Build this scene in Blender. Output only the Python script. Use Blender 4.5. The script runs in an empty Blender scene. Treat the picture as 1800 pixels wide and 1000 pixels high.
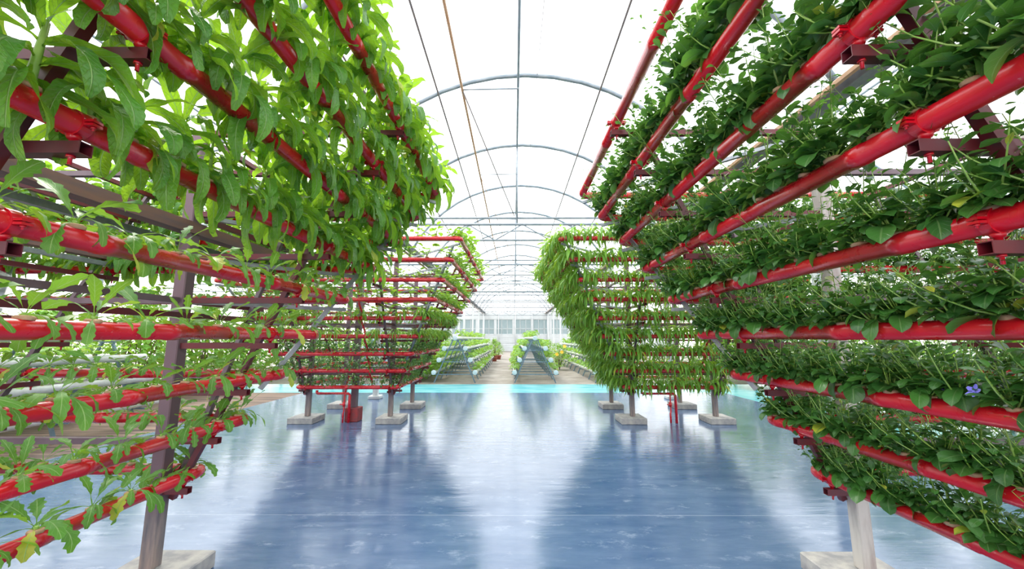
import bpy, math, random
from mathutils import Vector, Matrix
random.seed(7)
PI = math.pi
sc = bpy.context.scene
COL = sc.collection

# ------------------------------------------------------------------ camera, sky, sun, exposure
FPX, PITCH, EYE = 670.0, math.radians(8.0), 1.6
cam_d = bpy.data.cameras.new('camera')
cam = bpy.data.objects.new('camera', cam_d); COL.objects.link(cam)
cam_d.sensor_width = 36.0; cam_d.lens = 36.0 * FPX / 1800.0; cam_d.clip_start = .05; cam_d.clip_end = 300
cam.location = (0, 0, EYE)
cam.rotation_euler = (PI / 2 + PITCH, 0, math.radians(0.26))
sc.camera = cam
w = bpy.data.worlds.new('sky'); sc.world = w; w.use_nodes = True
wn, wl = w.node_tree.nodes, w.node_tree.links
bg = wn['Background']
tc = wn.new('ShaderNodeTexCoord'); sx = wn.new('ShaderNodeSeparateXYZ'); cr = wn.new('ShaderNodeValToRGB')
wl.new(tc.outputs['Generated'], sx.inputs[0]); wl.new(sx.outputs['Z'], cr.inputs[0]); wl.new(cr.outputs[0], bg.inputs[0])
cr.color_ramp.elements[0].position = 0.0; cr.color_ramp.elements[0].color = (1.0, .97, .93, 1)
cr.color_ramp.elements[1].position = 0.6; cr.color_ramp.elements[1].color = (.93, .97, 1.0, 1)
bg.inputs['Strength'].default_value = 2.5
sun_d = bpy.data.lights.new('sun', 'SUN'); sun_d.energy = 4.5; sun_d.angle = math.radians(14); sun_d.color = (1, .93, .8)
sun = bpy.data.objects.new('sun', sun_d); COL.objects.link(sun)
sun.rotation_euler = Vector((.45, -.55, -1.0)).to_track_quat('-Z', 'Y').to_euler()
vs = sc.view_settings
vs.view_transform = 'Standard'; vs.look = 'None'; vs.gamma = 1.0; vs.use_curve_mapping = False; vs.exposure = 0.38
try:
    cy = sc.cycles
    cy.max_bounces = 7; cy.diffuse_bounces = 3; cy.glossy_bounces = 3; cy.transmission_bounces = 4; cy.transparent_max_bounces = 10
    cy.caustics_reflective = False; cy.caustics_refractive = False; cy.sample_clamp_indirect = 6.0
except Exception:
    pass

def project(p):
    x, y, z = p[0], p[1], p[2] - EYE
    d = y * math.cos(PITCH) + z * math.sin(PITCH)
    if d < .05: return None
    up = -y * math.sin(PITCH) + z * math.cos(PITCH)
    return 903 + FPX * x / d, 500 - FPX * up / d, d

# ------------------------------------------------------------------ materials
def new_mat(name):
    m = bpy.data.materials.new(name); m.use_nodes = True
    return m, m.node_tree.nodes, m.node_tree.links, m.node_tree.nodes['Principled BSDF']

def node(N, t, **kw):
    n = N.new(t)
    for k, v in kw.items():
        if k == 'inp':
            for a, b in v.items(): n.inputs[a].default_value = b
        else: setattr(n, k, v)
    return n

def mth(N, L, op, a, b=None, c=None):
    n = N.new('ShaderNodeMath'); n.operation = op
    for i, x in enumerate((a, b, c)):
        if x is None: continue
        if hasattr(x, 'links') or hasattr(x, 'is_linked'): L.new(x, n.inputs[i])
        else: n.inputs[i].default_value = x
    return n.outputs[0]

def mixc(N, L, f, a, b, blend='MIX'):
    n = N.new('ShaderNodeMix'); n.data_type = 'RGBA'; n.blend_type = blend
    for i, x in ((0, f), (6, a), (7, b)):
        if hasattr(x, 'is_linked'): L.new(x, n.inputs[i])
        else: n.inputs[i].default_value = x if i == 0 else (*x, 1)
    return n.outputs[2]

def noise(N, L, scale, detail=3, stretch=None, coord='Object', rough=.55):
    t = N.new('ShaderNodeTexCoord'); n = N.new('ShaderNodeTexNoise')
    n.inputs['Scale'].default_value = scale; n.inputs['Detail'].default_value = detail; n.inputs['Roughness'].default_value = rough
    src = t.outputs[coord]
    if stretch:
        mp = N.new('ShaderNodeMapping'); mp.inputs['Scale'].default_value = stretch; L.new(src, mp.inputs[0]); src = mp.outputs[0]
    L.new(src, n.inputs['Vector'])
    return n.outputs[0]

def ramp(N, L, src, stops):
    r = N.new('ShaderNodeValToRGB'); L.new(src, r.inputs[0])
    e = r.color_ramp.elements
    while len(e) < len(stops): e.new(.5)
    for q, (p, c) in zip(e, stops):
        q.position = p; q.color = (*c, 1) if isinstance(c, tuple) else (c, c, c, 1)
    return r.outputs[0]

def bump(N, L, P, h, strength, dist=.01):
    b = N.new('ShaderNodeBump'); b.inputs['Strength'].default_value = strength; b.inputs['Distance'].default_value = dist
    L.new(h, b.inputs['Height']); L.new(b.outputs[0], P.inputs['Normal'])

def plain(name, c1, c2, scale, rough=.5, metal=0.0, bs=.1, spec=.5, stretch=None, lo=.35, hi=.65):
    m, N, L, P = new_mat(name)
    f = ramp(N, L, noise(N, L, scale, 4, stretch), [(lo, 0.0), (hi, 1.0)])
    L.new(mixc(N, L, f, c1, c2), P.inputs['Base Color'])
    P.inputs['Roughness'].default_value = rough; P.inputs['Metallic'].default_value = metal
    P.inputs['Specular IOR Level'].default_value = spec
    if bs: bump(N, L, P, noise(N, L, scale * 6, 3, stretch), bs, .003)
    return m

M = {}
def mk_red():
    m, N, L, P = new_mat('red_pipe_paint')
    big = ramp(N, L, noise(N, L, 3.0, 3), [(.35, 0.0), (.7, 1.0)])
    c = mixc(N, L, big, (.60, .004, .016), (.48, .004, .015))
    sp = ramp(N, L, noise(N, L, 75, 2), [(.70, 0.0), (.76, .55)])
    c = mixc(N, L, sp, c, (.62, .25, .24))
    L.new(c, P.inputs['Base Color'])
    rg = ramp(N, L, noise(N, L, 9, 3), [(.3, .2), (.7, .38)])
    L.new(rg, P.inputs['Roughness'])
    P.inputs['Coat Weight'].default_value = .35; P.inputs['Coat Roughness'].default_value = .15
    return m
M['red'] = mk_red()
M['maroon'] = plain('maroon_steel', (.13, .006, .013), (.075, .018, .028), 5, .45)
M['purple'] = plain('purple_grey_painted_steel', (.095, .055, .07), (.15, .11, .13), 4, .5)
M['silver'] = plain('galvanized_steel', (.22, .24, .27), (.33, .35, .38), 14, .4, .6)
M['brownbeam'] = plain('brown_rusted_steel', (.20, .10, .07), (.13, .08, .08), 3, .6, stretch=(6, 1, 6))
def mk_post():
    m, N, L, P = new_mat('rusted_post_steel')
    f = ramp(N, L, noise(N, L, 5, 5, (4, 4, .6)), [(.35, 0.0), (.62, 1.0)])
    c = mixc(N, L, f, (.10, .095, .11), (.27, .21, .19))
    t = N.new('ShaderNodeTexCoord'); s = N.new('ShaderNodeSeparateXYZ'); L.new(t.outputs['Object'], s.inputs[0])
    r = ramp(N, L, mth(N, L, 'ADD', s.outputs['Z'], mth(N, L, 'MULTIPLY', noise(N, L, 7, 2), .2)), [(.50, 0.0), (.70, 1.0)])
    c = mixc(N, L, r, c, (.15, .095, .115))
    L.new(c, P.inputs['Base Color']); P.inputs['Roughness'].default_value = .5; P.inputs['Metallic'].default_value = .15
    return m
M['post'] = mk_post()
M['litpost'] = plain('lit_stained_post_steel', (.48, .45, .42), (.26, .21, .20), 5, .55, stretch=(3, 3, .5), lo=.42, hi=.72)  # stained steel of the right posts, their brighter lighting put into a paler colour
M['bolt'] = plain('bolt_zinc', (.35, .33, .32), (.5, .48, .46), 30, .35, .8)
M['concrete'] = plain('foot_block_concrete', (.40, .38, .36), (.22, .22, .23), 9, .8, bs=.5)
M['white'] = plain('white_plastic_tube', (.62, .62, .62), (.50, .51, .52), 8, .35)
M['cap'] = plain('pale_blue_cap_plastic', (.52, .60, .64), (.58, .64, .67), 10, .35)
M['bluegrey'] = plain('blue_grey_frame_steel', (.10, .17, .23), (.16, .23, .29), 8, .45, .2)
M['roofsteel'] = plain('roof_steel_tube', (.17, .21, .25), (.25, .28, .31), 6, .45, .2)
M['rustline'] = plain('thin_rusty_purlin', (.13, .11, .115), (.17, .14, .13), 5, .5)
M['tan'] = plain('tan_bamboo_pole', (.36, .20, .11), (.42, .27, .17), 8, .6)
M['gutter'] = plain('dark_gutter_steel', (.05, .055, .065), (.10, .10, .11), 6, .5)
M['wallwhite'] = plain('white_wall_panel', (.62, .64, .65), (.54, .57, .58), 1.5, .6, bs=0)
M['foam'] = plain('tan_foam_collar', (.55, .36, .22), (.40, .25, .15), 30, .9, bs=.4)
M['clay'] = plain('red_clay_pot', (.45, .12, .08), (.38, .10, .07), 10, .7)
M['brick'] = plain('red_painted_base', (.30, .03, .03), (.16, .04, .05), 12, .7, bs=.6)
M['stem'] = plain('green_stem', (.22, .40, .05), (.30, .46, .12), 20, .5, bs=0)
M['bark'] = plain('brown_stem', (.20, .13, .07), (.12, .09, .05), 20, .7)
M['flower'] = plain('violet_petal', (.20, .18, .85), (.30, .26, .90), 20, .5, bs=0)
M['yellow'] = plain('yellow_petal', (.90, .55, .02), (.85, .45, .02), 20, .5, bs=0)

def leaf_mat(name, dark, light, glow, veinc, nveins=9, trans=.38, rough=.4, bs=.5, blister=0.0, yellow=(.5, .5, .05), yel=.04):
    m, N, L, P = new_mat(name)
    uv = N.new('ShaderNodeUVMap'); s = N.new('ShaderNodeSeparateXYZ'); L.new(uv.outputs[0], s.inputs[0])
    a = mth(N, L, 'ABSOLUTE', mth(N, L, 'SUBTRACT', s.outputs['X'], .5))
    mid = ramp(N, L, a, [(.018, 1.0), (.045, 0.0)])
    ph = mth(N, L, 'SUBTRACT', mth(N, L, 'MULTIPLY', s.outputs['Y'], float(nveins)), mth(N, L, 'MULTIPLY', a, 3.2))
    sn = mth(N, L, 'ABSOLUTE', mth(N, L, 'SUBTRACT', mth(N, L, 'FRACT', ph), .5))
    side = ramp(N, L, sn, [(.0, 1.0), (.09, 0.0)])
    vein = mth(N, L, 'MAXIMUM', mid, mth(N, L, 'MULTIPLY', side, .45))
    at = N.new('ShaderNodeAttribute'); at.attribute_name = 'rnd'
    oi = N.new('ShaderNodeObjectInfo')
    r = mth(N, L, 'ADD', mth(N, L, 'MULTIPLY', at.outputs['Fac'], .75), mth(N, L, 'MULTIPLY', oi.outputs['Random'], .25))
    c = mixc(N, L, r, dark, light)
    yf = mth(N, L, 'GREATER_THAN', at.outputs['Fac'], 1 - yel)
    c = mixc(N, L, yf, c, yellow)
    mott = ramp(N, L, noise(N, L, 22, 3), [(.35, 0.0), (.7, .35)])
    c = mixc(N, L, mott, c, light)
    c = mixc(N, L, vein, c, veinc)
    L.new(c, P.inputs['Base Color']); P.inputs['Roughness'].default_value = rough; P.inputs['Specular IOR Level'].default_value = .45
    h = mth(N, L, 'MULTIPLY', vein, -1.0)
    if blister:
        v = N.new('ShaderNodeTexVoronoi'); v.inputs['Scale'].default_value = blister; v.feature = 'SMOOTH_F1'
        t = N.new('ShaderNodeTexCoord'); L.new(t.outputs['Object'], v.inputs['Vector'])
        h = mth(N, L, 'SUBTRACT', h, mth(N, L, 'MULTIPLY', v.outputs['Distance'], 1.4))
    b = N.new('ShaderNodeBump'); b.inputs['Strength'].default_value = bs; b.inputs['Distance'].default_value = .003
    L.new(h, b.inputs['Height']); L.new(b.outputs[0], P.inputs['Normal'])
    T = N.new('ShaderNodeBsdfTranslucent')
    L.new(mixc(N, L, vein, mixc(N, L, r, tuple(x * .75 for x in glow), glow), veinc), T.inputs[0])
    L.new(b.outputs[0], T.inputs['Normal'])
    X = N.new('ShaderNodeMixShader'); X.inputs[0].default_value = trans
    L.new(P.outputs[0], X.inputs[1]); L.new(T.outputs[0], X.inputs[2]); L.new(X.outputs[0], N['Material Output'].inputs['Surface'])
    return m
M['leafA'] = leaf_mat('puckered_salad_leaf', (.018, .115, .02), (.09, .29, .03), (.42, .72, .03), (.28, .48, .14), 12, .45, .38, 1.0, 110)
M['leafB'] = leaf_mat('lobed_salad_leaf', (.035, .17, .015), (.10, .31, .035), (.35, .62, .04), (.30, .50, .14), 8, .35, .45, .4, yel=.025)
M['leafC'] = leaf_mat('waxy_round_leaf', (.018, .085, .022), (.07, .22, .04), (.22, .50, .05), (.14, .28, .08), 7, .28, .3, .3, yel=.012)
M['leafD'] = leaf_mat('light_vine_leaf', (.10, .28, .02), (.20, .42, .035), (.40, .68, .04), (.32, .48, .12), 6, .42, .5, .3)
M['leafE'] = leaf_mat('long_hanging_leaf', (.04, .20, .02), (.20, .42, .04), (.45, .68, .04), (.32, .5, .14), 12, .36, .4, .3)
M['leafF'] = leaf_mat('dark_herb_leaf', (.015, .075, .02), (.07, .24, .04), (.2, .45, .05), (.12, .28, .08), 6, .26, .4, .3)
M['leafG'] = leaf_mat('pale_bed_leaf', (.09, .25, .02), (.18, .38, .05), (.42, .65, .05), (.26, .42, .12), 6, .4, .5, .2)

def mk_floor():
    m, N, L, P = new_mat('polished_blue_grey_floor')
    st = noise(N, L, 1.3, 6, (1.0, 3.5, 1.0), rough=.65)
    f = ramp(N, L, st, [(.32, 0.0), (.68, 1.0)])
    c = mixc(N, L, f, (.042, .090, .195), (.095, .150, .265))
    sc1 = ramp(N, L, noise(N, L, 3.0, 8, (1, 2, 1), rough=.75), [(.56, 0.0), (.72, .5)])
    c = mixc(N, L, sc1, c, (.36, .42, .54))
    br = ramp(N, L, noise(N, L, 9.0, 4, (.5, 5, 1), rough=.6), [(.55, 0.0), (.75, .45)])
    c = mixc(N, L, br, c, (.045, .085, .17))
    t = N.new('ShaderNodeTexCoord'); s = N.new('ShaderNodeSeparateXYZ'); L.new(t.outputs['Object'], s.inputs[0])
    wob = mth(N, L, 'MULTIPLY', noise(N, L, .5, 2), .05)
    jy = mth(N, L, 'ABSOLUTE', mth(N, L, 'SUBTRACT', mth(N, L, 'FRACT', mth(N, L, 'MULTIPLY', mth(N, L, 'ADD', mth(N, L, 'ADD', s.outputs['Y'], wob), -3.76), 1 / 2.4)), 0.5))
    jm = ramp(N, L, jy, [(.4982, 0.0), (.4994, .28)])
    c = mixc(N, L, jm, c, (.5, .55, .62))
    L.new(c, P.inputs['Base Color'])
    rg = ramp(N, L, noise(N, L, 2.0, 6, (1, 4, 1), rough=.7), [(.3, .08), (.7, .24)])
    L.new(rg, P.inputs['Roughness']); P.inputs['IOR'].default_value = 1.75
    bump(N, L, P, noise(N, L, 1.6, 5, (1, 5, 1)), .16, .015)
    return m
M['floor'] = mk_floor()
def mk_cyan():
    m, N, L, P = new_mat('wet_cyan_floor')
    f = ramp(N, L, noise(N, L, 2.0, 5, (.5, 2, 1)), [(.35, 0.0), (.65, 1.0)])
    L.new(mixc(N, L, f, (.05, .33, .40), (.20, .46, .50)), P.inputs['Base Color'])
    P.inputs['Roughness'].default_value = .25
    bump(N, L, P, noise(N, L, 3, 3), .15, .01)
    return m
M['cyan'] = mk_cyan()
def mk_ground():
    m, N, L, P = new_mat('stained_tan_concrete')
    f = ramp(N, L, noise(N, L, .8, 7, rough=.7), [(.38, 0.0), (.62, 1.0)])
    c = mixc(N, L, f, (.14, .11, .09), (.27, .24, .21))
    t = N.new('ShaderNodeTexCoord'); s = N.new('ShaderNodeSeparateXYZ'); L.new(t.outputs['Object'], s.inputs[0])
    for ax, per in (('X', 3.0), ('Y', 4.0)):
        j = mth(N, L, 'ABSOLUTE', mth(N, L, 'SUBTRACT', mth(N, L, 'FRACT', mth(N, L, 'MULTIPLY', s.outputs[ax], 1 / per)), .5))
        c = mixc(N, L, ramp(N, L, j, [(.488, 0.0), (.494, .8)]), c, (.12, .11, .11))
    L.new(c, P.inputs['Base Color']); P.inputs['Roughness'].default_value = .7
    return m
M['ground'] = mk_ground()
def mk_deck():
    m, N, L, P = new_mat('dark_streaked_brown_boards')
    f = ramp(N, L, noise(N, L, 2.0, 5, (.35, 6, 1)), [(.3, 0.0), (.6, 1.0)])  # mask for long dark streaks through the brown
    c = mixc(N, L, f, (.03, .026, .03), (.22, .15, .115))
    L.new(c, P.inputs['Base Color']); P.inputs['Roughness'].default_value = .8; P.inputs['Specular IOR Level'].default_value = .2
    return m
M['deck'] = mk_deck()
def mk_film():
    m, N, L, P = new_mat('milky_roof_film')
    P.inputs['Roughness'].default_value = .6
    t = N.new('ShaderNodeTexCoord'); wv = N.new('ShaderNodeTexWave'); wv.bands_direction = 'Y'
    wv.inputs['Scale'].default_value = 2.2; wv.inputs['Distortion'].default_value = 1.5; L.new(t.outputs['Object'], wv.inputs[0])
    c = mixc(N, L, ramp(N, L, wv.outputs['Fac'], [(.3, 0.0), (.9, 1.0)]), (.95, .97, .98), (.86, .91, .95))
    T = N.new('ShaderNodeBsdfTranslucent'); L.new(c, T.inputs[0])
    TR = N.new('ShaderNodeBsdfTransparent'); L.new(c, TR.inputs[0])
    X = N.new('ShaderNodeMixShader'); X.inputs[0].default_value = .62
    L.new(T.outputs[0], X.inputs[1]); L.new(TR.outputs[0], X.inputs[2]); L.new(X.outputs[0], N['Material Output'].inputs['Surface'])
    return m
M['film'] = mk_film()
def mk_glass():
    m, N, L, P = new_mat('window_glass')
    P.inputs['Base Color'].default_value = (.22, .30, .32, 1); P.inputs['Roughness'].default_value = .08
    TR = N.new('ShaderNodeBsdfTransparent'); TR.inputs[0].default_value = (.85, .92, .93, 1)
    X = N.new('ShaderNodeMixShader'); X.inputs[0].default_value = .25
    L.new(P.outputs[0], X.inputs[1]); L.new(TR.outputs[0], X.inputs[2]); L.new(X.outputs[0], N['Material Output'].inputs['Surface'])
    return m
M['glass'] = mk_glass()

# ------------------------------------------------------------------ mesh helpers
class MB:
    def __init__(s): s.v, s.f, s.uv, s.rnd, s.sm = [], [], [], [], []
    def add(s, vs, fs, smooth=False):
        o = len(s.v); s.v += [tuple(p) for p in vs]
        s.f += [tuple(i + o for i in f) for f in fs]; s.sm += [smooth] * len(fs)
    def box(s, c, d, rot=None):
        x, y, z = d[0] / 2, d[1] / 2, d[2] / 2
        P = [Vector((a * x, b * y, e * z)) for e in (-1, 1) for b in (-1, 1) for a in (-1, 1)]
        if rot: P = [rot @ p for p in P]
        s.add([p + Vector(c) for p in P], [(0, 2, 3, 1), (4, 5, 7, 6), (0, 1, 5, 4), (2, 6, 7, 3), (0, 4, 6, 2), (1, 3, 7, 5)])
    def bevbox(s, c, d, b):
        # box with chamfered edges
        bm = None
        x, y, z = d[0] / 2, d[1] / 2, d[2] / 2
        prof = [(-x + b, -y), (x - b, -y), (x, -y + b), (x, y - b), (x - b, y), (-x + b, y), (-x, y - b), (-x, -y + b)]
        def lay(k, zz): return [(c[0] + px * k, c[1] + py * k, c[2] + zz) for px, py in prof]
        k = 1 - b / max(x, y)
        V = lay(k, -z) + lay(1, -z + b) + lay(1, z - b) + lay(k, z)
        F = [tuple(reversed(range(8)))] + [(r * 8 + i, r * 8 + (i + 1) % 8, (r + 1) * 8 + (i + 1) % 8, (r + 1) * 8 + i) for r in range(3) for i in range(8)] + [tuple(range(24, 32))]
        s.add(V, F)
    def sweep(s, pts, rad, n=12, closed=False, caps=True, smooth=True, square=False):
        pts = [Vector(p) for p in pts]; k = len(pts)
        if not isinstance(rad, (list, tuple)): rad = [rad] * k
        o = len(s.v); up = None
        for i, p in enumerate(pts):
            a = pts[(i - 1) % k] if (closed or i) else p; b = pts[(i + 1) % k] if (closed or i < k - 1) else p
            t = (b - a)
            if t.length < 1e-9: t = Vector((0, 0, 1))
            t.normalize()
            if up is None:
                up = Vector((0, 0, 1)) if abs(t.z) < .9 else Vector((0, 1, 0))
            sd = t.cross(up)
            if sd.length < 1e-5: sd = t.cross(Vector((1, 0, 0)))
            sd.normalize(); u2 = sd.cross(t).normalized()
            if abs(t.z) < .9: up = Vector((0, 0, 1))
            else: up = u2
            for j in range(n):
                an = 2 * PI * j / n + (PI / 4 if square else 0)
                r = rad[i] * (math.sqrt(2) if square else 1)
                s.v.append(tuple(p + sd * math.cos(an) * r + u2 * math.sin(an) * r))
        m = k if closed else k - 1
        for i in range(m):
            for j in range(n):
                a, b = o + i * n + j, o + i * n + (j + 1) % n
                c, d = o + ((i + 1) % k) * n + (j + 1) % n, o + ((i + 1) % k) * n + j
                s.f.append((a, b, c, d)); s.sm.append(smooth and not square)
        if caps and not closed:
            s.f.append(tuple(o + j for j in reversed(range(n)))); s.sm.append(False)
            s.f.append(tuple(o + (k - 1) * n + j for j in range(n))); s.sm.append(False)
    def hollow(s, a, b, w, t=.003, depth=.12, up=Vector((0, 0, 1))):
        # square hollow section a -> b, open mouths
        a, b = Vector(a), Vector(b); d = (b - a).normalized(); sd = d.cross(up)
        if sd.length < 1e-4: sd = d.cross(Vector((0, 1, 0)))
        sd.normalize(); u2 = sd.cross(d).normalized()
        def sq(p, h): return [p + sd * (h * x) + u2 * (h * y) for x, y in ((-1, -1), (1, -1), (1, 1), (-1, 1))]
        h, g = w / 2, w / 2 - t
        V = sq(a, h) + sq(b, h) + sq(a, g) + sq(a + d * depth, g) + sq(b, g) + sq(b - d * depth, g)
        F = []
        for j in range(4):
            k = (j + 1) % 4
            F += [(j, k, 4 + k, 4 + j), (j, 8 + j, 8 + k, k), (8 + j, 12 + j, 12 + k, 8 + k), (4 + j, 4 + k, 16 + k, 16 + j), (16 + j, 16 + k, 20 + k, 20 + j)]
        F += [(12, 13, 14, 15), (20, 23, 22, 21)]
        s.add(V, F)
    def build(s, name, mat, parent=None, loc=None):
        me = bpy.data.meshes.new(name); me.from_pydata(s.v, [], s.f)
        if s.sm: me.polygons.foreach_set('use_smooth', s.sm)
        me.materials.append(M[mat] if isinstance(mat, str) else mat)
        if s.uv:
            u = me.uv_layers.new(name='UVMap')
            li = [0] * len(me.loops); me.loops.foreach_get('vertex_index', li)
            flat = []
            for i in li: flat += s.uv[i]
            u.data.foreach_set('uv', flat)
            at = me.attributes.new('rnd', 'FLOAT', 'POINT'); at.data.foreach_set('value', s.rnd)
        me.update()
        o = bpy.data.objects.new(name, me); COL.objects.link(o)
        if parent: o.parent = parent
        if loc: o.location = loc
        return o

def tag(o, label=None, cat=None, group=None, kind=None):
    if label: o['label'] = label
    if cat: o['category'] = cat
    if group: o['group'] = group
    if kind: o['kind'] = kind
    return o
def empty(name, loc, rz=0):
    o = bpy.data.objects.new(name, None); COL.objects.link(o); o.location = loc; o.rotation_euler = (0, 0, rz); o.empty_display_size = .1
    return o
def struct(o, label=None):
    o['kind'] = 'structure'
    if label: o['label'] = label
    return o

# ------------------------------------------------------------------ floor and ground
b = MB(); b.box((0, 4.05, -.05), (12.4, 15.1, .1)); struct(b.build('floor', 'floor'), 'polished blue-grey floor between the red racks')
b = MB(); b.box((1.2, 12.65, -.052), (22, 2.1, .1)); struct(b.build('floor_strip', 'cyan'), 'wet cyan painted strip behind the polished floor')
b = MB(); b.box((10.2, 4.05, -.052), (8, 15.1, .1)); struct(b.build('floor_side', 'cyan'), 'cyan painted floor right of the right rack')
b = MB(); b.box((0, 31.7, -.054), (60, 36, .1)); struct(b.build('ground', 'ground'), 'stained concrete ground under the white racks')
b = MB(); b.box((-13.1, 4.05, -.053), (13.8, 19.3, .1)); struct(b.build('ground_side', 'deck'), 'dark-streaked brown ground left of the polished floor')

# ------------------------------------------------------------------ greenhouse
XC, RR, ZC, APEX = .25, 4.4, 2.8, 7.2
HW = 3.95
TH = math.asin(HW / RR)
Y0, Y1 = -4.5, 49.5
tn = [0]
def trim(b, mat, label):
    tn[0] += 1
    return struct(b.build('trim_%d' % tn[0], mat), label)
def arc(bx, y, n=16, dr=0.0):
    return [(bx + (RR + dr) * math.sin(-TH + 2 * TH * i / n), y, ZC + (RR + dr) * math.cos(-TH + 2 * TH * i / n)) for i in range(n + 1)]
bays = [XC - 4 * HW, XC - 2 * HW, XC, XC + 2 * HW, XC + 4 * HW]
for bi, bx in enumerate(bays):
    b = MB()
    ys = [Y0, Y1]
    A = arc(bx, Y0, 24, .05); B_ = arc(bx, Y1, 24, .05)
    V = A + B_; k = len(A)
    b.add(V, [(i, i + 1, k + i + 1, k + i) for i in range(k - 1)], True)
    struct(b.build('ceiling' if bi == 2 else 'ceiling_bay', 'film'), 'milky white plastic film over the %s arched bay' % ('far left', 'left', 'middle', 'right', 'far right')[bi])
    main = bi == 2
    step = 3.0
    y = -1.5
    while y < Y1:
        if main or y > 1:
            b = MB(); b.sweep(arc(bx, y), (.044 if main else .032), 8); trim(b, 'roofsteel', 'arched roof tube across the bay')
        y += step if main else 6.0
    for dx, r, mt in ((-2.95, .02, 'rustline'), (-1.85, .02, 'rustline'), (-.15, .028, 'roofsteel'), (1.6, .02, 'rustline'), (2.85, .02, 'rustline')):
        if not main and abs(dx) > 2: continue
        z = ZC + math.sqrt(RR * RR - dx * dx) - .05
        b = MB(); b.sweep([(bx + dx, Y0, z), (bx + dx, Y1, z)], r, 6); trim(b, mt, 'long thin roof purlin')
# gutters and columns
ZG = ZC + math.sqrt(RR * RR - HW * HW)
for gi in range(4):
    gx = bays[gi] + HW
    b = MB()
    prof = [(-.16, .10), (-.10, -.02), (.10, -.02), (.16, .10), (.13, .10), (.08, .01), (-.08, .01), (-.13, .10)]
    V = [(gx + px, yy, ZG - .06 + pz) for yy in (Y0, Y1) for px, pz in prof]
    b.add(V, [(i, (i + 1) % 8, 8 + (i + 1) % 8, 8 + i) for i in range(8)] + [tuple(range(8)), tuple(range(8, 16))])
    trim(b, 'gutter', 'dark roof gutter between two bays')
    b = MB(); b.sweep([(gx - .24, Y0, ZG - .04), (gx - .24, Y1, ZG - .04)], .03, 6, square=True); trim(b, 'tan', 'tan strip beside the gutter')
    for yy in ([5.2] if gi == 2 else []) + [16.5 + 6 * q for q in range(6)] + ([10.5] if gi in (1, 2) else [4.5, 10.5]):
        b = MB(); b.bevbox((gx, yy, (ZG - .08) / 2), (.13, .13, ZG - .08), .01)
        b.bevbox((gx, yy, .04), (.3, .3, .08), .01)
        trim(b, 'wallwhite' if gi >= 1 else 'roofsteel', 'white steel roof column on a base plate')
# trusses
for ti in range(7):
    y = 10.5 + 6 * ti
    for bi, bx in enumerate(bays):
        if bi in (0, 4) and ti > 3: continue
        x0, x1 = bx - HW + .06, bx + HW - .06
        zb, zt = EYE + 2.74, EYE + 3.20
        b = MB()
        b.sweep([(x0, y, zb), (x1, y, zb)], .030, 6); b.sweep([(x0, y, zt), (x1, y, zt)], .038, 6)
        nseg = 10; dx = (x1 - x0) / nseg
        for q in range(nseg):
            za, zc_ = (zb, zt) if q % 2 == 0 else (zt, zb)
            b.sweep([(x0 + q * dx, y, za), (x0 + (q + 1) * dx, y, zc_)], .020, 5)
        trim(b, 'roofsteel', 'horizontal roof truss with diagonal webbing')
    b = MB(); b.sweep([(bays[1] - HW, y + .1, EYE + 3.42), (bays[3] + HW, y + .1, EYE + 3.42)], .032, 8); trim(b, 'roofsteel', 'horizontal tie tube above the truss')
    b = MB(); b.sweep([(XC - .15, y, EYE + 3.2), (XC - .15, y, APEX - .05)], .022, 6); trim(b, 'roofsteel', 'vertical king post under the ridge')
# tan pole and its braces
zt = EYE + 4.6
b = MB(); b.sweep([(-.96, Y0, zt), (-.96, Y1, zt)], .024, 6); trim(b, 'tan', 'tan pole hung under the roof')
for y in (6.55, 10.3, 14.5, 19.0):
    b = MB(); b.sweep([(-.96, y, zt), (XC - .15, y, zt + .02)], .014, 5); trim(b, 'roofsteel', 'short cross tube to the ridge line')
b = MB(); b.sweep([(-.96, 6.55, zt), (.02, 10.5, EYE + 3.45)], .013, 5); trim(b, 'rustline', 'slanting roof brace rod')
b = MB(); b.sweep([(-.96, 10.3, zt), (.02, 16.5, EYE + 3.3)], .010, 5); trim(b, 'tan', 'slanting tan brace rod')
b = MB(); b.sweep([(.55, Y0, APEX - .02), (.35, Y1, APEX - .02)], .006, 4); trim(b, 'rustline', 'thin wire along the roof')
# back wall with its windows
YB = 48.0
def wall_panel(x0, x1, z0, z1, name, lab, y=YB, th=.12, mat='wallwhite'):
    b = MB(); b.box(((x0 + x1) / 2, y, (z0 + z1) / 2), (x1 - x0, th, z1 - z0)); return struct(b.build(name, mat), lab)
wall_panel(-20, 20, 0, 2.05, 'wall_back', 'low white wall at the far end')
wall_panel(-20, 20, 3.95, 4.75, 'wall_back_upper', 'white band above the far windows')
for k in range(8):
    b = MB(); b.box((0, YB - .08, .25 + k * .25), (40, .03, .02)); trim(b, 'roofsteel' if k in (3,) else 'wallwhite', 'thin rail across the far wall')
wi = 0
for k in range(17):
    x = -18.4 + k * 2.3
    wall_panel(x - .14, x + .14, 2.05, 3.95, 'wall_pier', 'white pier between the far windows')
    if k < 16:
        wi += 1
        e = empty('window_%d' % wi, (x + 1.15, YB, 3.0)); struct(e, 'wide window in the far wall')
        g = MB(); g.box((0, .03, 0), (2.02, .01, 1.9)); g.build('pane', 'glass', e)
        f = MB()
        for zz in (-.92, -.25, .92): f.box((0, 0, zz), (2.02, .06, .06))
        for xx in (-1.0, -.35, .35, 1.0): f.box((xx, 0, 0), (.05, .06, 1.9))
        f.build('window_frame', 'wallwhite', e)
b = MB()
for bx in bays:
    A = arc(bx, YB, 16, .0)
    b.add(A + [(A[0][0], YB, 4.7), (A[-1][0], YB, 4.7)], [tuple(range(len(A))) + (len(A) + 1, len(A))])
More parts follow.
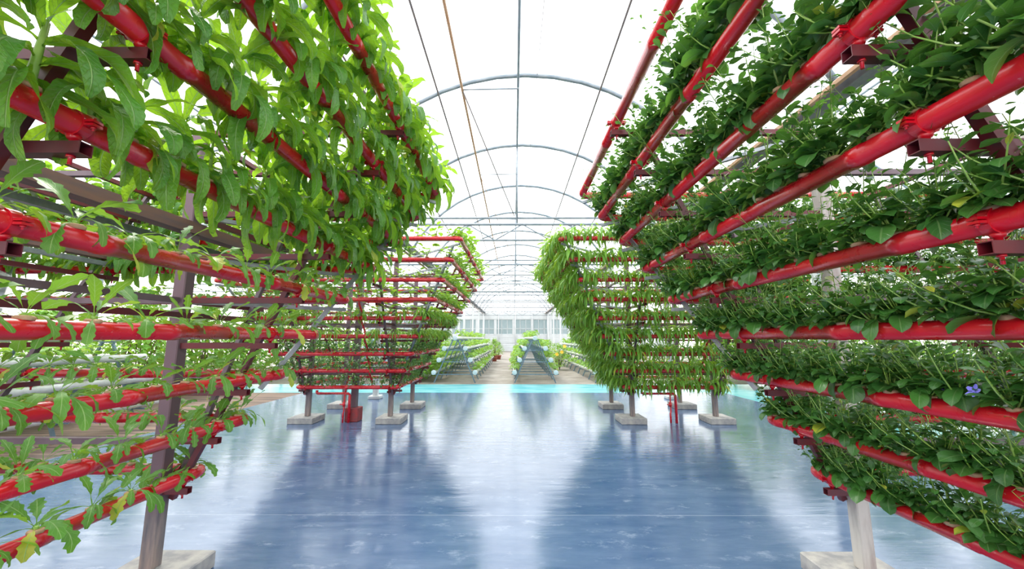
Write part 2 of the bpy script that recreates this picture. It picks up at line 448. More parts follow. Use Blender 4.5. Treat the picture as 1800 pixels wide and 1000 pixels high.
struct(b.build('wall_gable', 'film'), 'film gable closing the far end of the roof')
for x in (-11.6, -3.7, 4.2, 12.1, 0.2, -1.9, 2.3):
    b = MB(); b.sweep([(x, YB - .2, 0), (x, YB - .2, 4.7)], .06, 6); trim(b, 'wallwhite', 'white post before the far wall')

# ------------------------------------------------------------------ red pipe racks
S = .32; DA = .1675; A1 = 2.30; R = .038
LV = range(1, 10)
def half(i): return A1 - DA * (i - 1)
def zl(i): return EYE + .03 + (6 - i) * S
ORD = ['zeroth', 'first', 'second', 'third', 'fourth', 'fifth', 'sixth', 'seventh', 'eighth', 'ninth', 'tenth', 'eleventh', 'twelfth',
       'thirteenth', 'fourteenth', 'fifteenth', 'sixteenth', 'seventeenth', 'eighteenth', 'nineteenth', 'twentieth'] + \
      ['twenty-' + q for q in ('first', 'second', 'third', 'fourth', 'fifth', 'sixth', 'seventh', 'eighth', 'ninth')] + ['thirtieth'] + \
      ['thirty-' + q for q in ('first', 'second', 'third', 'fourth', 'fifth', 'sixth', 'seventh', 'eighth', 'ninth')]
PL = .80       # posts stand this far from the centre
AW = .040

def loop_mesh(a):
    rc = .075; pts, rad = [], []
    dirs = [Vector((1, 0, 0)), Vector((0, 1, 0)), Vector((-1, 0, 0)), Vector((0, -1, 0))]
    cor = [Vector((-a, -a, 0)), Vector((a, -a, 0)), Vector((a, a, 0)), Vector((-a, a, 0))]
    for k in range(4):
        d = dirs[k]; p0 = cor[k] + d * rc; Ls = 2 * a - 2 * rc
        el = .05
        pts += [p0, p0 + d * el, p0 + d * (el + .002)]; rad += [R * 1.10, R * 1.10, R]
        nc = max(1, round(Ls / 1.15)); 
        for q in range(1, nc):
            c = Ls * q / nc
            for off, r in ((-.032, R), (-.030, R * 1.09), (.030, R * 1.09), (.032, R)):
                pts.append(p0 + d * (c + off)); rad.append(r)
        p1 = p0 + d * Ls
        pts += [p1 - d * (el + .002), p1 - d * el]; rad += [R, R * 1.10]
        nd = dirs[(k + 1) % 4]; cc = p1 + nd * rc
        for q in range(0, 6):
            an = (PI / 2) * q / 6
            pts.append(cc - nd * rc * math.cos(an) + d * rc * math.sin(an)); rad.append(R * 1.10)
    b = MB(); b.sweep(pts, rad, 16, closed=True)
    return b

def clamp_mesh():
    # local: pipe runs along X, centre at origin; arm below
    b = MB(); n = 20; w = .016; r0, r1 = R + .0005, R + .006
    V = []
    for i in range(n):
        an = 2 * PI * i / n
        for xx, rr in ((-w, r0), (-w, r1), (w, r1), (w, r0)):
            V.append((xx, math.cos(an) * rr, math.sin(an) * rr))
    F = []
    for i in range(n):
        j = (i + 1) % n
        for q in range(4):
            F.append((i * 4 + q, i * 4 + (q + 1) % 4, j * 4 + (q + 1) % 4, j * 4 + q))
    b.add(V, F, False)
    for s in (-1, 1):
        for dz in (-.006, .006):
            b.box((0, s * (R + .018), dz), (.030, .030, .008))
        b.sweep([(0, s * (R + .02), -.024), (0, s * (R + .02), .02)], .004, 6)
        b.sweep([(0, s * (R + .02), -.016), (0, s * (R + .02), -.010)], .008, 6)
    b.sweep([(0, 0, -R - .0), (0, 0, -R - .014), (0, 0, -R - .015), (0, 0, -R - .026)], [.021, .015, .010, .010], 10)
    b.sweep([(0, 0, -R - .010), (0, 0, -R - .026 - AW - .030)], [.006, .006], 6)
    b.sweep([(0, 0, -R - .026 - AW), (0, 0, -R - .026 - AW - .007)], [.012, .012], 6)
    return b

def make_rack(cx, cy, label, post='post', beam=0):
    root = empty('hydroponic_rack', (cx, cy, 0)); tag(root, label, 'plant rack', 'tiered red pipe racks')
    for i in LV:
        a = half(i); z = zl(i)
        lp = loop_mesh(a).build('pipe_loop', 'red', root, (0, 0, z))
        for side in range(4):
            for s in (-1, 1):
                if i == 9 and False: continue
                c = clamp0.copy(); COL.objects.link(c); c.parent = lp
                q = s * PL
                c.location = [(q, -a, 0), (a, q, 0), (q, a, 0), (-a, q, 0)][side]
                c.rotation_euler = (0, 0, (0, PI / 2, 0, PI / 2)[side])
        za = z - R - .026 - AW / 2
        for s in (-1, 1):
            for q in (-1, 1):
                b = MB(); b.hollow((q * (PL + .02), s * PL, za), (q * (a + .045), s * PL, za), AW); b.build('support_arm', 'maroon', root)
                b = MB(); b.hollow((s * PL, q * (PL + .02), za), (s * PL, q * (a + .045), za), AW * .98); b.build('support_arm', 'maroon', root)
            if i in (2, 5, 8):
                b = MB(); b.hollow((-PL, s * PL, za), (PL, s * PL, za), AW * .99); b.build('tie_bar', 'purple', root)
                b = MB(); b.hollow((s * PL, -PL, za), (s * PL, PL, za), AW * .97); b.build('tie_bar', 'purple', root)
        if i <= 5:
            for sx_ in (-1, 1):
                for sy in (-1, 1):
                    b = MB(); b.hollow((sx_ * PL, sy * PL, za - .005), (sx_ * (a - .01), sy * (a - .01), za - .005), .03); b.build('corner_arm', 'silver', root)
    for sx_ in (-1, 1):
        for sy in (-1, 1):
            b = MB(); b.bevbox((0, 0, (zl(1) - .1 + .11) / 2), (.085, .085, zl(1) - .1 - .11), .006)
            b.build('post', post, root, (sx_ * PL, sy * PL, 0))
            b = MB(); b.bevbox((0, 0, .055), (.48, .50, .11), .008); b.build('foot_block', 'concrete', root, (sx_ * (PL + .03), sy * (PL - .03), 0))
            # slanting struts under the arm ends
            for ax in (0, 1):
                lo = (half(9) - .10, zl(9) - .15); hi = (half(1) - .22, zl(1) - .10)
                if ax == 0: p, q = (sx_ * lo[0], sy * (PL + .043), lo[1]), (sx_ * hi[0], sy * (PL + .043), hi[1])
                else: p, q = (sx_ * (PL + .043), sy * lo[0], lo[1]), (sx_ * (PL + .043), sy * hi[0], hi[1])
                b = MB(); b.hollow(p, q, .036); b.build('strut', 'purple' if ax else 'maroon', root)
            lo = half(7) - .12; hi = half(1) - .14
            b = MB(); b.hollow((sx_ * lo, sy * lo, zl(7) - .11), (sx_ * hi, sy * hi, zl(1) - .10), .034); b.build('corner_strut', 'silver', root)
    for s in (-1, 1):
        if beam:
            b = MB(); b.box((s * (PL + .0), .1, EYE + .80), (.10, 3.9, .085)); b.build('beam', 'brownbeam', root)
            b = MB(); b.hollow((s * (PL - .10), -1.9, EYE + .70), (s * (PL - .10), 1.9, EYE + .70), .04); b.build('rail', 'silver', root)
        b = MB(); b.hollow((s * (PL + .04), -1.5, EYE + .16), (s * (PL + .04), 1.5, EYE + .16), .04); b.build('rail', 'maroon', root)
    return root

cb = clamp_mesh(); clamp0 = cb.build('pipe_clamp', 'red')
XL, XR, YN, YF = -3.185, 3.085, 1.92, 8.43
rNL = make_rack(XL, YN, 'nearest left red pipe rack, drooping salad greens on its upper tiers', beam=1)
rNR = make_rack(XR, YN, 'nearest right red pipe rack covered in round-leaved bushy herbs', 'litpost')
rFL = make_rack(XL, YF, 'far left red pipe rack with pale sprigs above and dark herbs below')
rFR = make_rack(XR, YF, 'far right red pipe rack curtained with long hanging leaves')
bpy.data.objects.remove(clamp0)

# pipework of the far racks
def riser(rack, sx_, withbox):
    fy = -half(9) + .10
    b = MB(); zb = zl(9) - .13
    x0, x1 = (-.62, .02)
    b.sweep([(x0, fy, zb + .06), (x0, fy, zb + .015), (x0 + .02, fy, zb), (x1 - .03, fy, zb), (x1, fy, zb - .03), (x1, fy, .0)], .026, 10)
    b.build('drain_pipe', 'red', rack)
    b = MB(); b.sweep([(x1 - .11, fy, 0), (x1 - .11, fy, .18), (x1 - .10, fy, .2), (x1 - .10, fy, .5), (x1 - .06, fy, .78), (x1 + .2, fy, .80)], [.018, .018, .014, .014, .014, .014], 8)
    b.sweep([(x1 - .105, fy, .30), (x1 - .105, fy, .38)], .028, 8); b.box((x1 - .13, fy - .02, .34), (.09, .02, .015))
    b.build('feed_pipe', 'red', rack)
    b = MB(); fx = .46
    for i in range(1, 9):
        pa, pb = -half(i) + R + .01, -half(i + 1) + R + .01
        b.sweep([(fx, pa, zl(i)), (fx, pa, zl(i) - .06), (fx, pb, zl(i + 1) + .10), (fx, pb, zl(i + 1))], .018, 8)
    b.build('link_pipe', 'red', rack)
    if withbox:
        b = MB(); b.bevbox((.05, fy + .16, .13), (.26, .24, .26), .01); b.build('plinth', 'brick', rack)
        b = MB(); b.bevbox((.05, fy + .16, (.26 + 4.3) / 2), (.11, .11, 4.3 - .26), .008); b.build('centre_post', 'purple', rack)
riser(rFL, 1, True); riser(rFR, -1, False)
# near left: the linking elbow between tiers
b = MB()
fx = -.28
b.sweep([(-.62, half(7) - .9, zl(7) - .02), (-.30, half(7) - .9, zl(7) - .02), (-.25, half(7) - .9, zl(7) - .06), (-.24, half(7) - .9, zl(8) + .02)], .034, 10)
b.build('link_pipe', 'red', rNL)
# ------------------------------------------------------------------ plants
def leaf(B, o, az, el0, bend, L, W, shape='lance', cup=.25, wave=0.0, pet=.12, nu=4, nv=8, twist=0.0, bp=1.3, lob=0.0):
    o = Vector(o); ca, sa = math.cos(az), math.sin(az)
    pos = o.copy(); base = len(B.v); rn = random.random(); ph = random.random() * 6
    sdv0 = Vector((-sa, ca, 0))
    for i in range(nv + 1):
        t = i / nv
        e = el0 - bend * (t ** bp)
        d = Vector((ca * math.cos(e), sa * math.cos(e), math.sin(e)))
        nrm = Vector((-ca * math.sin(e), -sa * math.sin(e), math.cos(e)))
        if i: pos = pos + d * (L / nv)
        tw = twist * t
        sd = sdv0 * math.cos(tw) + nrm * math.sin(tw); nn = nrm * math.cos(tw) - sdv0 * math.sin(tw)
        u = max(0, (t - pet) / (1 - pet))
        if shape == 'lance': wd = math.sin(PI * min(1, u ** 1.0 * .97)) ** .55 * (1 + .05 * math.sin(u * 30 + ph))
        elif shape == 'spat': wd = math.sin(PI * min(1, u ** 1.35)) ** .62
        elif shape == 'round': wd = math.sin(PI * min(1, u)) ** .55
        elif shape == 'lobed': wd = (math.sin(PI * min(1, u ** 1.7 * .97)) ** .6 if u > 0 else 0) * (1 + lob * math.sin(u * 30 + ph))
        else: wd = math.sin(PI * min(1, u ** .8)) ** .9
        wd = max(wd, .07 if t < .9 else .03) * W / 2
        for j in range(nu + 1):
            s = -1 + 2 * j / nu
            off = cup * abs(s) ** 1.5 * wd + wave * W * math.sin(t * 15 + ph + s) * abs(s)
            B.v.append(tuple(pos + sd * (s * wd) + nn * off)); B.uv.append((j / nu, t)); B.rnd.append(rn)
    k = nu + 1
    for i in range(nv):
        for j in range(nu):
            a = base + i * k + j
            B.f.append((a, a + 1, a + k + 1, a + k)); B.sm.append(True)

def stem(B, pts, r0, r1, n=5):
    k = len(pts); B.sweep(pts, [r0 + (r1 - r0) * i / (k - 1) for i in range(k)], n)

def collar():
    b = MB(); b.sweep([(0, 0, -.004), (0, 0, .006), (0, 0, .010)], [.022, .024, .019], 9)
    return b
U = random.uniform
def plantA():      # tall drooping salad plant with long puckered leaves
    F, T = MB(), MB(); h = U(.13, .22); lx, ly = U(-.03, .03), U(-.03, .03)
    stem(T, [(0, 0, 0), (lx * .5, ly * .5, h * .5), (lx, ly, h)], .011, .006, 6)
    n = 19
    for i in range(n):
        t = i / (n - 1); az = i * 2.4 + U(-.3, .3); z = h * (t ** .9)
        L = U(.22, .34) * (1 - .22 * t); W = U(.042, .066)
        if t < .75: e0, bd, bp = U(.5, 1.05), U(2.0, 2.9), U(.55, .9)
        else: e0, bd, bp = U(.9, 1.4), U(.9, 2.4), U(.8, 1.5)
        leaf(F, (lx * t, ly * t, z), az, e0, bd, L, W, 'lance', U(.1, .4), .10, .1, 4, 14, U(-.9, .9), bp)
    return F, T
def plantB():      # open rosette with lobed leaves
    F, T = MB(), MB()
    stem(T, [(0, 0, 0), (0, 0, .02)], .009, .007, 6)
    n = random.randint(9, 13)
    for i in range(n):
        az = i * 2.4 + U(-.3, .3); L = U(.12, .22); up = i % 3 == 0
        leaf(F, (0, 0, .01), az, U(.9, 1.4) if up else U(.3, .9), U(.4, 1.6) if up else U(1.5, 2.5), L, U(.030, .048), 'lobed', U(-.1, .3), .05, .22, 4, 20, U(-.6, .6), U(.7, 1.2), U(.12, .34))
    return F, T
def plantC():      # bushy herb with round leaves and thin flower stalks
    F, T = MB(), MB()
    for i in range(15):
        az = i * 2.4 + U(-.3, .3); L = U(.07, .118)
        leaf(F, (U(-.03, .03), U(-.03, .03), U(.01, .07)), az, U(-.1, .9), U(.5, 2.0), L, L * U(.42, .60), 'spat', U(.05, .35), .02, .12, 4, 7, U(-.5, .5), .8)
    for k in range(13):
        az = U(0, 6.3); tilt = U(.1, 1.3); H = U(.12, .27); pts = []
        for q in range(5):
            t = q / 4; rr = H * t * math.sin(tilt) * (1 - .2 * t)
            pts.append((math.cos(az) * rr, math.sin(az) * rr, H * t * math.cos(tilt * (1 - .3 * t))))
        stem(T, pts, .0035, .0012, 4)
        for q in range(10):
            t = .15 + .85 * q / 9; i0 = min(3, int(t * 4)); f = t * 4 - i0
            p = Vector(pts[i0]).lerp(Vector(pts[i0 + 1]), f); L = U(.04, .098) * (1 - .45 * t)
            leaf(F, p, U(0, 6.3), U(-.1, 1.0), U(.2, 1.3), L, L * U(.42, .62), 'spat', U(.05, .35), 0, .1, 2, 5, U(-.6, .6))
    for k in range(3):
        az = U(0, 6.3); H = U(.22, .38); e = U(.35, 1.2)
        pts = [(math.cos(az) * H * e * t * .6, math.sin(az) * H * e * t * .6, H * (t - .18 * t * t * e)) for t in (0, .25, .5, .75, 1)]
        stem(T, pts, .002, .0008, 3)
        for q in range(9):
            t = .35 + .65 * q / 8; i0 = min(3, int(t * 4)); p = Vector(pts[i0]).lerp(Vector(pts[i0 + 1]), t * 4 - i0); a2 = U(0, 6.3); r = U(.010, .024)
            pe = p + Vector((math.cos(a2) * r, math.sin(a2) * r, r * .8)); stem(T, [p, pe], .0009, .0007, 3)
            leaf(F, pe, a2, .5, .6, .022, .012, 'spat', .2, 0, .1, 2, 3)
    return F, T
def plantD(s=1.0, n=12):      # small pale vine sprig
    F, T = MB(), MB()
    for i in range(n):
        az = i * 2.4 + U(-.4, .4); r = U(.02, .09) * s; z = U(.02, .15) * s
        p = (math.cos(az) * r, math.sin(az) * r, z); stem(T, [(0, 0, 0), (p[0] * .4, p[1] * .4, z * .7), p], .003, .002, 4)
        L = U(.06, .095) * s
        leaf(F, p, az, U(-.2, .7), U(.2, 1.2), L, L * U(.75, .95), 'round', U(.05, .3), .03, .05, 4, 6, U(-.4, .4))
    return F, T
def plantE(n=34):      # long narrow hanging leaves
    F, T = MB(), MB(); h = .1
    for k in range(5):
        az = U(0, 6.3); stem(T, [(0, 0, 0), (math.cos(az) * .04, math.sin(az) * .04, .07), (math.cos(az) * .10, math.sin(az) * .10, .10)], .004, .002, 4)
    for i in range(n):
        az = i * 2.4 + U(-.4, .4); L = U(.18, .34); r = U(0, .10)
        leaf(F, (math.cos(az) * r, math.sin(az) * r, U(.02, .14)), az, U(.1, 1.3), U(1.6, 2.9), L, U(.026, .042), 'willow', U(.05, .3), .05, .08, 2, 8, U(-.9, .9), U(.4, .9))
    return F, T
def plantF(n=56):      # compact dark bush
    F, T = MB(), MB()
    for k in range(4):
        az = U(0, 6.3); stem(T, [(0, 0, 0), (math.cos(az) * .03, math.sin(az) * .03, .07), (math.cos(az) * .06, math.sin(az) * .06, .13)], .003, .002, 4)
    for i in range(n):
        az = i * 2.4 + U(-.4, .4); z = U(.0, .18); r = U(.0, .095) * max(.1, 1 - z * 3.5) ** .5; L = U(.045, .075)
        leaf(F, (math.cos(az) * r, math.sin(az) * r, z), az, U(-.5, 1.0), U(.3, 1.5), L, L * U(.4, .6), 'spat', U(.05, .3), 0, .1, 2, 4, U(-.5, .5))
    return F, T
def plantG():
    F, T = plantD(1.5, 12); return F, T

PROTO = {}
def protos(key, fn, name, mat, nvar, parts=True):
    PROTO[key] = []
    for k in range(nvar):
        F, T = fn()
        root = empty(name, (0, 0, 0)) if parts else None
        fo = F.build('foliage' if parts else name, mat, root)
        if parts:
            T.build('stem', 'stem', root); collar().build('foam_collar', 'foam', root)
            ob = root
        else:
            # stem kept in the same mesh as the leaves of these small distant plants
            me = fo.data; ob = fo
        PROTO[key].append(ob)
protos('A', plantA, 'leaf_vegetable', 'leafA', 7)
protos('B', plantB, 'rosette_salad', 'leafB', 7)
protos('C', plantC, 'round_leaf_herb', 'leafC', 7)
protos('D', plantD, 'vine_seedling', 'leafD', 5)
protos('E', plantE, 'long_leaf_vegetable', 'leafE', 6)
protos('F', plantF, 'dark_leaf_herb', 'leafF', 5)
protos('G', plantG, 'bed_seedling', 'leafG', 4)
used = set()
KIDS = {o.name: sorted(o.children, key=lambda c: not c.name.startswith('foliage')) for v in PROTO.values() for o in v}
def place(key, loc, s, rz, label, cat, group, tilt=(0, 0)):
    p = random.choice(PROTO[key])
    if p.name in used or True:
        r = p.copy(); COL.objects.link(r)
        for ch in KIDS[p.name]:
            c = ch.copy(); COL.objects.link(c); c.parent = r
    r.location = loc; r.scale = (s, s, s); r.rotation_euler = (tilt[0], tilt[1], rz)
    tag(r, label, cat, group)
    return r

SPOTS = []   # (key, loc, scale, label, category, group, tilt)
def line_plants(key, cx, cy, inner, i, side, spacing, rackname, desc, cat, group, smin=.85, smax=1.15, start=.10, prob=1.0, lean=0.0):
    """side: aisle / far / outer / front (front = short side facing the camera, for the far racks)"""
    a = half(i); z = zl(i) + R * .93
    n = int((2 * a - 2 * start) / spacing) + 1
    sg = inner   # +1: the aisle lies on the +x side of the rack, -1 on the -x side
    k = 0
    for q in range(n):
        t = start + q * spacing + U(-.02, .02)
        if random.random() > prob: continue
        if side == 'aisle': p = (cx + sg * a, cy + a - t) if cy < 5 else (cx + sg * a, cy - a + t)
        elif side == 'outer': p = (cx - sg * a, cy + a - t) if cy < 5 else (cx - sg * a, cy - a + t)
        elif side == 'far': p = (cx + sg * (a - t), cy + a)
        else: p = (cx + sg * (a - t), cy - a)
        pr = project((p[0], p[1], z + .1))
        if pr is None: continue
        m = 150 / max(.6, pr[2] * .5)
        if not (-m < pr[0] < 1800 + m and -m - 60 < pr[1] < 1000 + m + 40): continue
        if pr[2] < .55: continue
        k += 1
        ref = {'aisle': 'far' if cy < 5 else 'near', 'outer': 'far' if cy < 5 else 'near', 'far': 'aisle', 'front': 'aisle'}[side]
        sn = {'aisle': 'aisle side', 'outer': 'outer side', 'far': 'back side', 'front': 'front side'}[side]
        lab = '%s %s from the %s corner, %s, %s tier, %s' % (desc, ORD[min(k, 38)], ref, sn, ORD[i], rackname)
        out = {'aisle': (sg, 0), 'outer': (-sg, 0), 'far': (0, 1), 'front': (0, -1)}[side]
        SPOTS.append((key, (p[0], p[1], z), U(smin, smax), lab, cat, group, (-out[1] * lean, out[0] * lean), pr[2]))

# near left: tall drooping greens on tiers 1-4, rosettes below
for i in (1, 2, 3, 4):
    for side, sp in (('aisle', .165), ('far', .19), ('outer', .25)):
        line_plants('A', XL, YN, 1, i, side, sp, 'near left rack', 'drooping leafy plant,', 'leafy plant', 'drooping salad plants on the near left rack', .95, 1.25)
for i in (5, 6, 7, 8, 9):
    for side, sp in (('aisle', .215), ('far', .21), ('outer', .19)):
        line_plants('B', XL, YN, 1, i, side, sp, 'near left rack', 'lobed-leaf rosette,', 'salad plant', 'small rosettes on the near left rack', .8, 1.35)
# near right: round-leaved herbs
for i in range(1, 10):
    for side, sp in (('aisle', .155), ('far', .22), ('outer', .28)):
        if i == 1 and side != 'outer': continue
        line_plants('C', XR, YN, -1, i, side, sp, 'near right rack', 'round-leaved herb,', 'herb plant', 'bushy herbs on the near right rack', 1.0, 1.4)
# far left
for i in range(1, 10):
    for side in ('front', 'aisle', 'far', 'outer'):
        if i <= 5:
            line_plants('D', XL, YF, 1, i, side, .30 if side == 'front' else (.17 if side == 'aisle' else .45), 'far left rack', 'pale sprig,', 'seedling', 'pale sprigs on the far left rack', 1.0, 1.6)
        if i in (5, 6):
            line_plants('E', XL, YF, 1, i, side, .36 if side == 'front' else (.16 if side == 'aisle' else .5), 'far left rack', 'long-leaved tuft,', 'leafy plant', 'long-leaved plants on the far left rack', .6, .9)
        if i >= 7:
            line_plants('F', XL, YF, 1, i, side, .19 if side in ('front', 'aisle') else .4, 'far left rack', 'dark bushy herb,', 'herb plant', 'dark herbs on the far left rack', .9, 1.25)
for i in range(1, 10):
    for side, sp in (('front', .19), ('aisle', .165), ('outer', .8), ('far', .7)):
        line_plants('E', XR, YF, -1, i, side, sp, 'far right rack', 'hanging long-leaved plant,', 'leafy plant', 'hanging plants on the far right rack', .85, 1.25)

# ------------------------------------------------------------------ white tube A-frame racks
def aframe(xc, y0, length, label, sc_=1.0, caps=True):
    root = empty('tube_rack', (xc, y0, 0)); tag(root, label, 'tube rack', 'white tube racks')
    tubes = [(0, 1.60), (-.38, 1.23), (.38, 1.23), (-.56, .82), (.56, .82), (-.74, .38), (.74, .38)]
    for x, z in tubes:
        b = MB(); b.sweep([(0, 0, 0), (0, length, 0)], .062, 12, caps=False); t = b.build('tube', 'white', root, (x, 0, z))
        b = MB(); b.sweep([(0, -.03, 0), (0, -.028, 0), (0, .05, 0)], [.07, .085, .085], 20)
        b.sweep([(0, -.045, 0), (0, -.03, 0)], [.035, .04], 12); b.build('end_cap', 'cap', t)
    nf = int(length / 1.25) + 1
    for k in range(nf):
        y = .12 + k * 1.25
        for s in (-1, 1):
            b = MB(); b.sweep([(s * .74, y, 0), (s * .10, y, 1.52)], .02, 4, square=True); b.build('leg', 'bluegrey', root)
        for hw, z in ((.50, 1.155), (.68, .745), (.86, .30)):
            b = MB(); b.sweep([(-hw, y + .03, z), (hw, y + .03, z)], .015, 4, square=True); b.build('cross_bar', 'bluegrey', root)
        b = MB(); b.box((0, y, 1.525), (.3, .05, .03)); b.build('top_plate', 'bluegrey', root)
    return tubes
gk = 0
frames = [(-2.13, 13.95, 12, 'left', 'white tube A-frame rack left of the far aisle, behind the cyan strip'),
          (.77, 13.95, 12, 'middle', 'white tube A-frame rack standing in the far aisle, behind the cyan strip'),
          (3.67, 13.95, 12, 'right', 'white tube A-frame rack half hidden behind the far right red rack'),
          (-7.75, -.3, 8.0, 'side', 'white tube A-frame rack beyond the near left red rack'),
          (-5.05, 13.95, 12, 'hidden', 'white tube A-frame rack seen through the far left red rack')]
for xc, y0, ln, nm, lab in frames:
    tubes = aframe(xc, y0, ln, lab)
    for ti, (x, z) in enumerate(tubes):
        tl = ('top tube', 'upper left tube', 'upper right tube', 'middle left tube', 'middle right tube', 'lowest left tube', 'lowest right tube')[ti]
        k = 0; y = y0 + .35
        while y < y0 + ln - .1:
            k += 1
            if not (nm in ('left', 'middle') and ti == 0 and k < 4 and nm == 'left'):
                pr = project((xc + x, y, z))
                if pr and -40 < pr[0] < 1840:
                    SPOTS.append(('G', (xc + x, y, z + .055), U(.8, 1.35), 'pale seedling %s from the front, %s, %s tube rack' % (ORD[min(k, 38)], tl, {'left': 'left aisle', 'middle': 'middle', 'right': 'right', 'side': 'far side', 'hidden': 'outermost'}[nm]), 'seedling', 'pale seedlings on the white tube racks', (0, 0), pr[2] + (6 if nm in ('hidden',) else 0)))
            y += .42
# ------------------------------------------------------------------ put the plants in, nearest 290 of each kind one by one, the rest as one mass
bykey = {}
for sp in SPOTS: bykey.setdefault(sp[0], []).append(sp)
seen = {}
for key, L_ in bykey.items():
    L_.sort(key=lambda q: q[7])
    for sp in L_[:290]:
        lab = sp[3]
        place(key, sp[1], sp[2], U(0, 6.28), lab, sp[4], sp[5], (sp[6][0] + U(-.12, .12), sp[6][1] + U(-.12, .12)))
    rest = L_[290:]
    if rest:
        B = MB()
        for sp in rest:
            p = random.choice(PROTO[key]); fo = p if p.type == 'MESH' else KIDS[p.name][0]
            me = fo.data; mt = Matrix.Translation(sp[1]) @ Matrix.Rotation(U(0, 6.28), 4, 'Z') @ Matrix.Scale(sp[2], 4)
            o = len(B.v)
            B.v += [tuple(mt @ v.co) for v in me.vertices]
            at = me.attributes['rnd'].data; B.rnd += [q.value for q in at]
            uvv = [(0, 0)] * len(me.vertices); ul = me.uv_layers[0].data
            for lp in me.loops: uvv[lp.vertex_index] = tuple(ul[lp.index].uv)
            B.uv += uvv
            B.f += [tuple(i + o for i in pg.vertices) for pg in me.polygons]; B.sm += [True] * len(me.polygons)
        st = B.build('distant_foliage', PROTO[key][0].data.materials[0] if PROTO[key][0].type == 'MESH' else KIDS[PROTO[key][0].name][0].data.materials[0])
        tag(st, {'A': 'more drooping salad foliage at the back of the near left rack', 'C': 'more herb foliage on the outer back of the near right rack',
                 'E': 'more long hanging foliage at the back of the far racks', 'G': 'more pale foliage far down the white tube racks'}.get(key, 'more foliage at the back of the racks'), 'foliage', kind='stuff')
for v in PROTO.values():
    for o in v:
        for ch in KIDS.get(o.name, []): bpy.data.objects.remove(ch)
        bpy.data.objects.remove(o)

# violet flowers on the near right herbs
def flower(n=5):
    b = MB(); b.uv = []
    for k in range(n):
        a = 2 * PI * k / n; r = .013
        c = Vector((math.cos(a) * r, math.sin(a) * r, .004)); t = Vector((-math.sin(a), math.cos(a), 0)); d = Vector((math.cos(a), math.sin(a), .25))
        P = [d * .002, c + t * .008, c + d * .011 + t * .004, c + d * .011 - t * .004, c - t * .008]
        b.add(P, [(0, 4, 3, 2, 1)], True)
    b.sweep([(0, 0, -.02), (0, 0, .004)], [.0015, .004], 6)
    return b
cands = []
for o in list(COL.objects):
    if o.name.startswith('round_leaf_herb'):
        pr = project(o.location)
        if pr: cands.append((o, pr))
for tu, tv in ((1655, 690), (1625, 690), (1770, 700)):
    if not cands: break
    o, pr = min(cands, key=lambda q: abs(q[1][0] - tu) + abs(q[1][1] - tv - 25) + q[1][2] * 60)
    f = flower().build('flower', 'flower', o); f['label'] = 'violet flower'
    f.location = (-.08, U(-.04, .04), .06); f.rotation_euler = (.3, -1.0, 0)

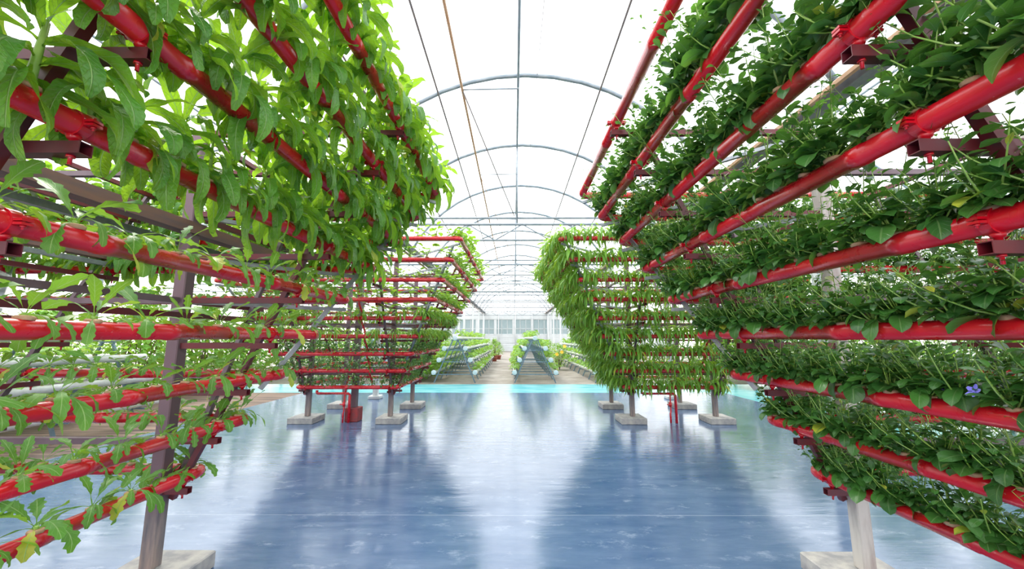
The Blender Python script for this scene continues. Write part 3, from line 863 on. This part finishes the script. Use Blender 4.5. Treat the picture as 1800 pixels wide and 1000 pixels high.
# ------------------------------------------------------------------ potted shrubs at the end of the white racks
SH = {}
def shrub(x, y, h, label, mat='leafG', flowers=0, pot=True, wid=.45, group='potted shrubs at the far end', n=450):
    root = empty('potted_shrub' if pot else 'garden_shrub', (x, y, 0)); tag(root, label, 'shrub', group)
    pz = 0
    if pot:
        b = MB(); b.sweep([(0, 0, 0), (0, 0, .26), (0, 0, .26), (0, 0, .31), (0, 0, .31), (0, 0, .27)], [.14, .19, .215, .215, .18, .17], 16); b.build('pot', 'clay', root); pz = .27
    key = (mat, pot)
    if n > 600 and key in SH:
        for nm, me in SH[key]:
            o = bpy.data.objects.new(nm, me); COL.objects.link(o); o.parent = root; o.scale = (wid / .85, wid / .85, h / 2.0)
        root.rotation_euler = (0, 0, U(0, 6.28)); return root
    hh, ww = (2.0, .85) if n > 600 else (h, wid)
    h0, w0 = h, wid; h, wid = hh, ww
    T = MB(); F = MB()
    for k in range(8):
        az = U(0, 6.3); rr = U(.1, wid); T.sweep([(0, 0, pz), (math.cos(az) * rr * .4, math.sin(az) * rr * .4, pz + (h - pz) * .5), (math.cos(az) * rr, math.sin(az) * rr, h * U(.75, .95))], [.015, .010, .004], 5)
    for k in range(n):
        az = U(0, 6.3); u = U(0, 1) ** .5; z = pz + (h - pz) * U(.12, 1.0); prof = math.sin(PI * min(1, (z - pz) / (h - pz)) ** .8 * .93 + .15)
        r = wid * u * max(.2, prof); L = U(.08, .15) if n < 600 else U(.11, .22)
        leaf(F, (math.cos(az) * r, math.sin(az) * r, z), az + U(-.6, .6), U(-.3, .9), U(.3, 1.4), L, L * .5, 'spat', .2, 0, .1, 2, 4)
    t_ = T.build('stem', 'bark', root); f_ = F.build('foliage', mat, root)
    if n > 600:
        SH[key] = [('stem', t_.data), ('foliage', f_.data)]
        for o in (t_, f_): o.scale = (w0 / .85, w0 / .85, h0 / 2.0)
    h, wid = h0, w0
    for k in range(flowers):
        b = flower(6); f = b.build('flower', 'yellow', root); f.scale = (4, 4, 4); f.location = (U(-.3, .3), -wid * .8, h * U(.6, 1.0)); f.rotation_euler = (1.2, 0, 0)
    return root
shrub(-1.35, 27.0, 1.5, 'potted shrub in a red pot at the end of the left tube rack')
shrub(-1.15, 29.5, 1.3, 'potted shrub behind another near the left tube rack end')
shrub(-1.55, 31.5, 1.6, 'taller potted shrub furthest down the left path edge')
shrub(2.35, 20.0, 1.25, 'shrub with yellow flowers between the middle and right tube racks', flowers=3, pot=False, wid=.55)
shrub(2.5, 22.5, 1.3, 'dense green shrub behind the yellow-flowered one', 'leafE', 0, False, .7)
shrub(2.3, 25.5, 1.4, 'green shrub further back between the tube racks', 'leafG', 0, False, .7)
shrub(2.6, 29.0, 1.5, 'last green shrub between the tube racks', 'leafD', 0, False, .8)
# greenery beyond the sides
side_spots = []
for k in range(13):
    side_spots.append((-9.3 - (k % 2) * 1.1, 3.6 + k * 1.0, U(1.9, 3.2)))
for k in range(12):
    side_spots.append((7.9 + (k % 2) * 1.2, 4.0 + k * 1.1, U(1.7, 3.0)))
for k in range(9):
    side_spots.append((-6.6 - (k % 2) * 1.1, 14.3 + k * 1.3, U(1.2, 2.2)))
for k in range(7):
    side_spots.append((-3.6 - (k % 2) * .6, 15.0 + k * 1.6, U(1.2, 1.8)))
cnt = {}
for n_, (x, y, h) in enumerate(side_spots):
    left = x < 0
    row = 'left edge of the greenhouse' if x < -10 else ('right edge of the greenhouse' if x > 0 else ('bed left of the tube racks' if x < -6 else 'strip between the two leftmost tube racks'))
    cnt[row] = cnt.get(row, 0) + 1
    lab = '%s leafy shrub from the camera along the %s' % (ORD[cnt[row]], row)
    shrub(x, y, h, lab, ('leafG', 'leafD', 'leafE', 'leafD')[n_ % 4] if left else ('leafE', 'leafF', 'leafG')[n_ % 3], 0, False, U(.8, 1.05), 'garden shrubs beyond the racks', 1100)
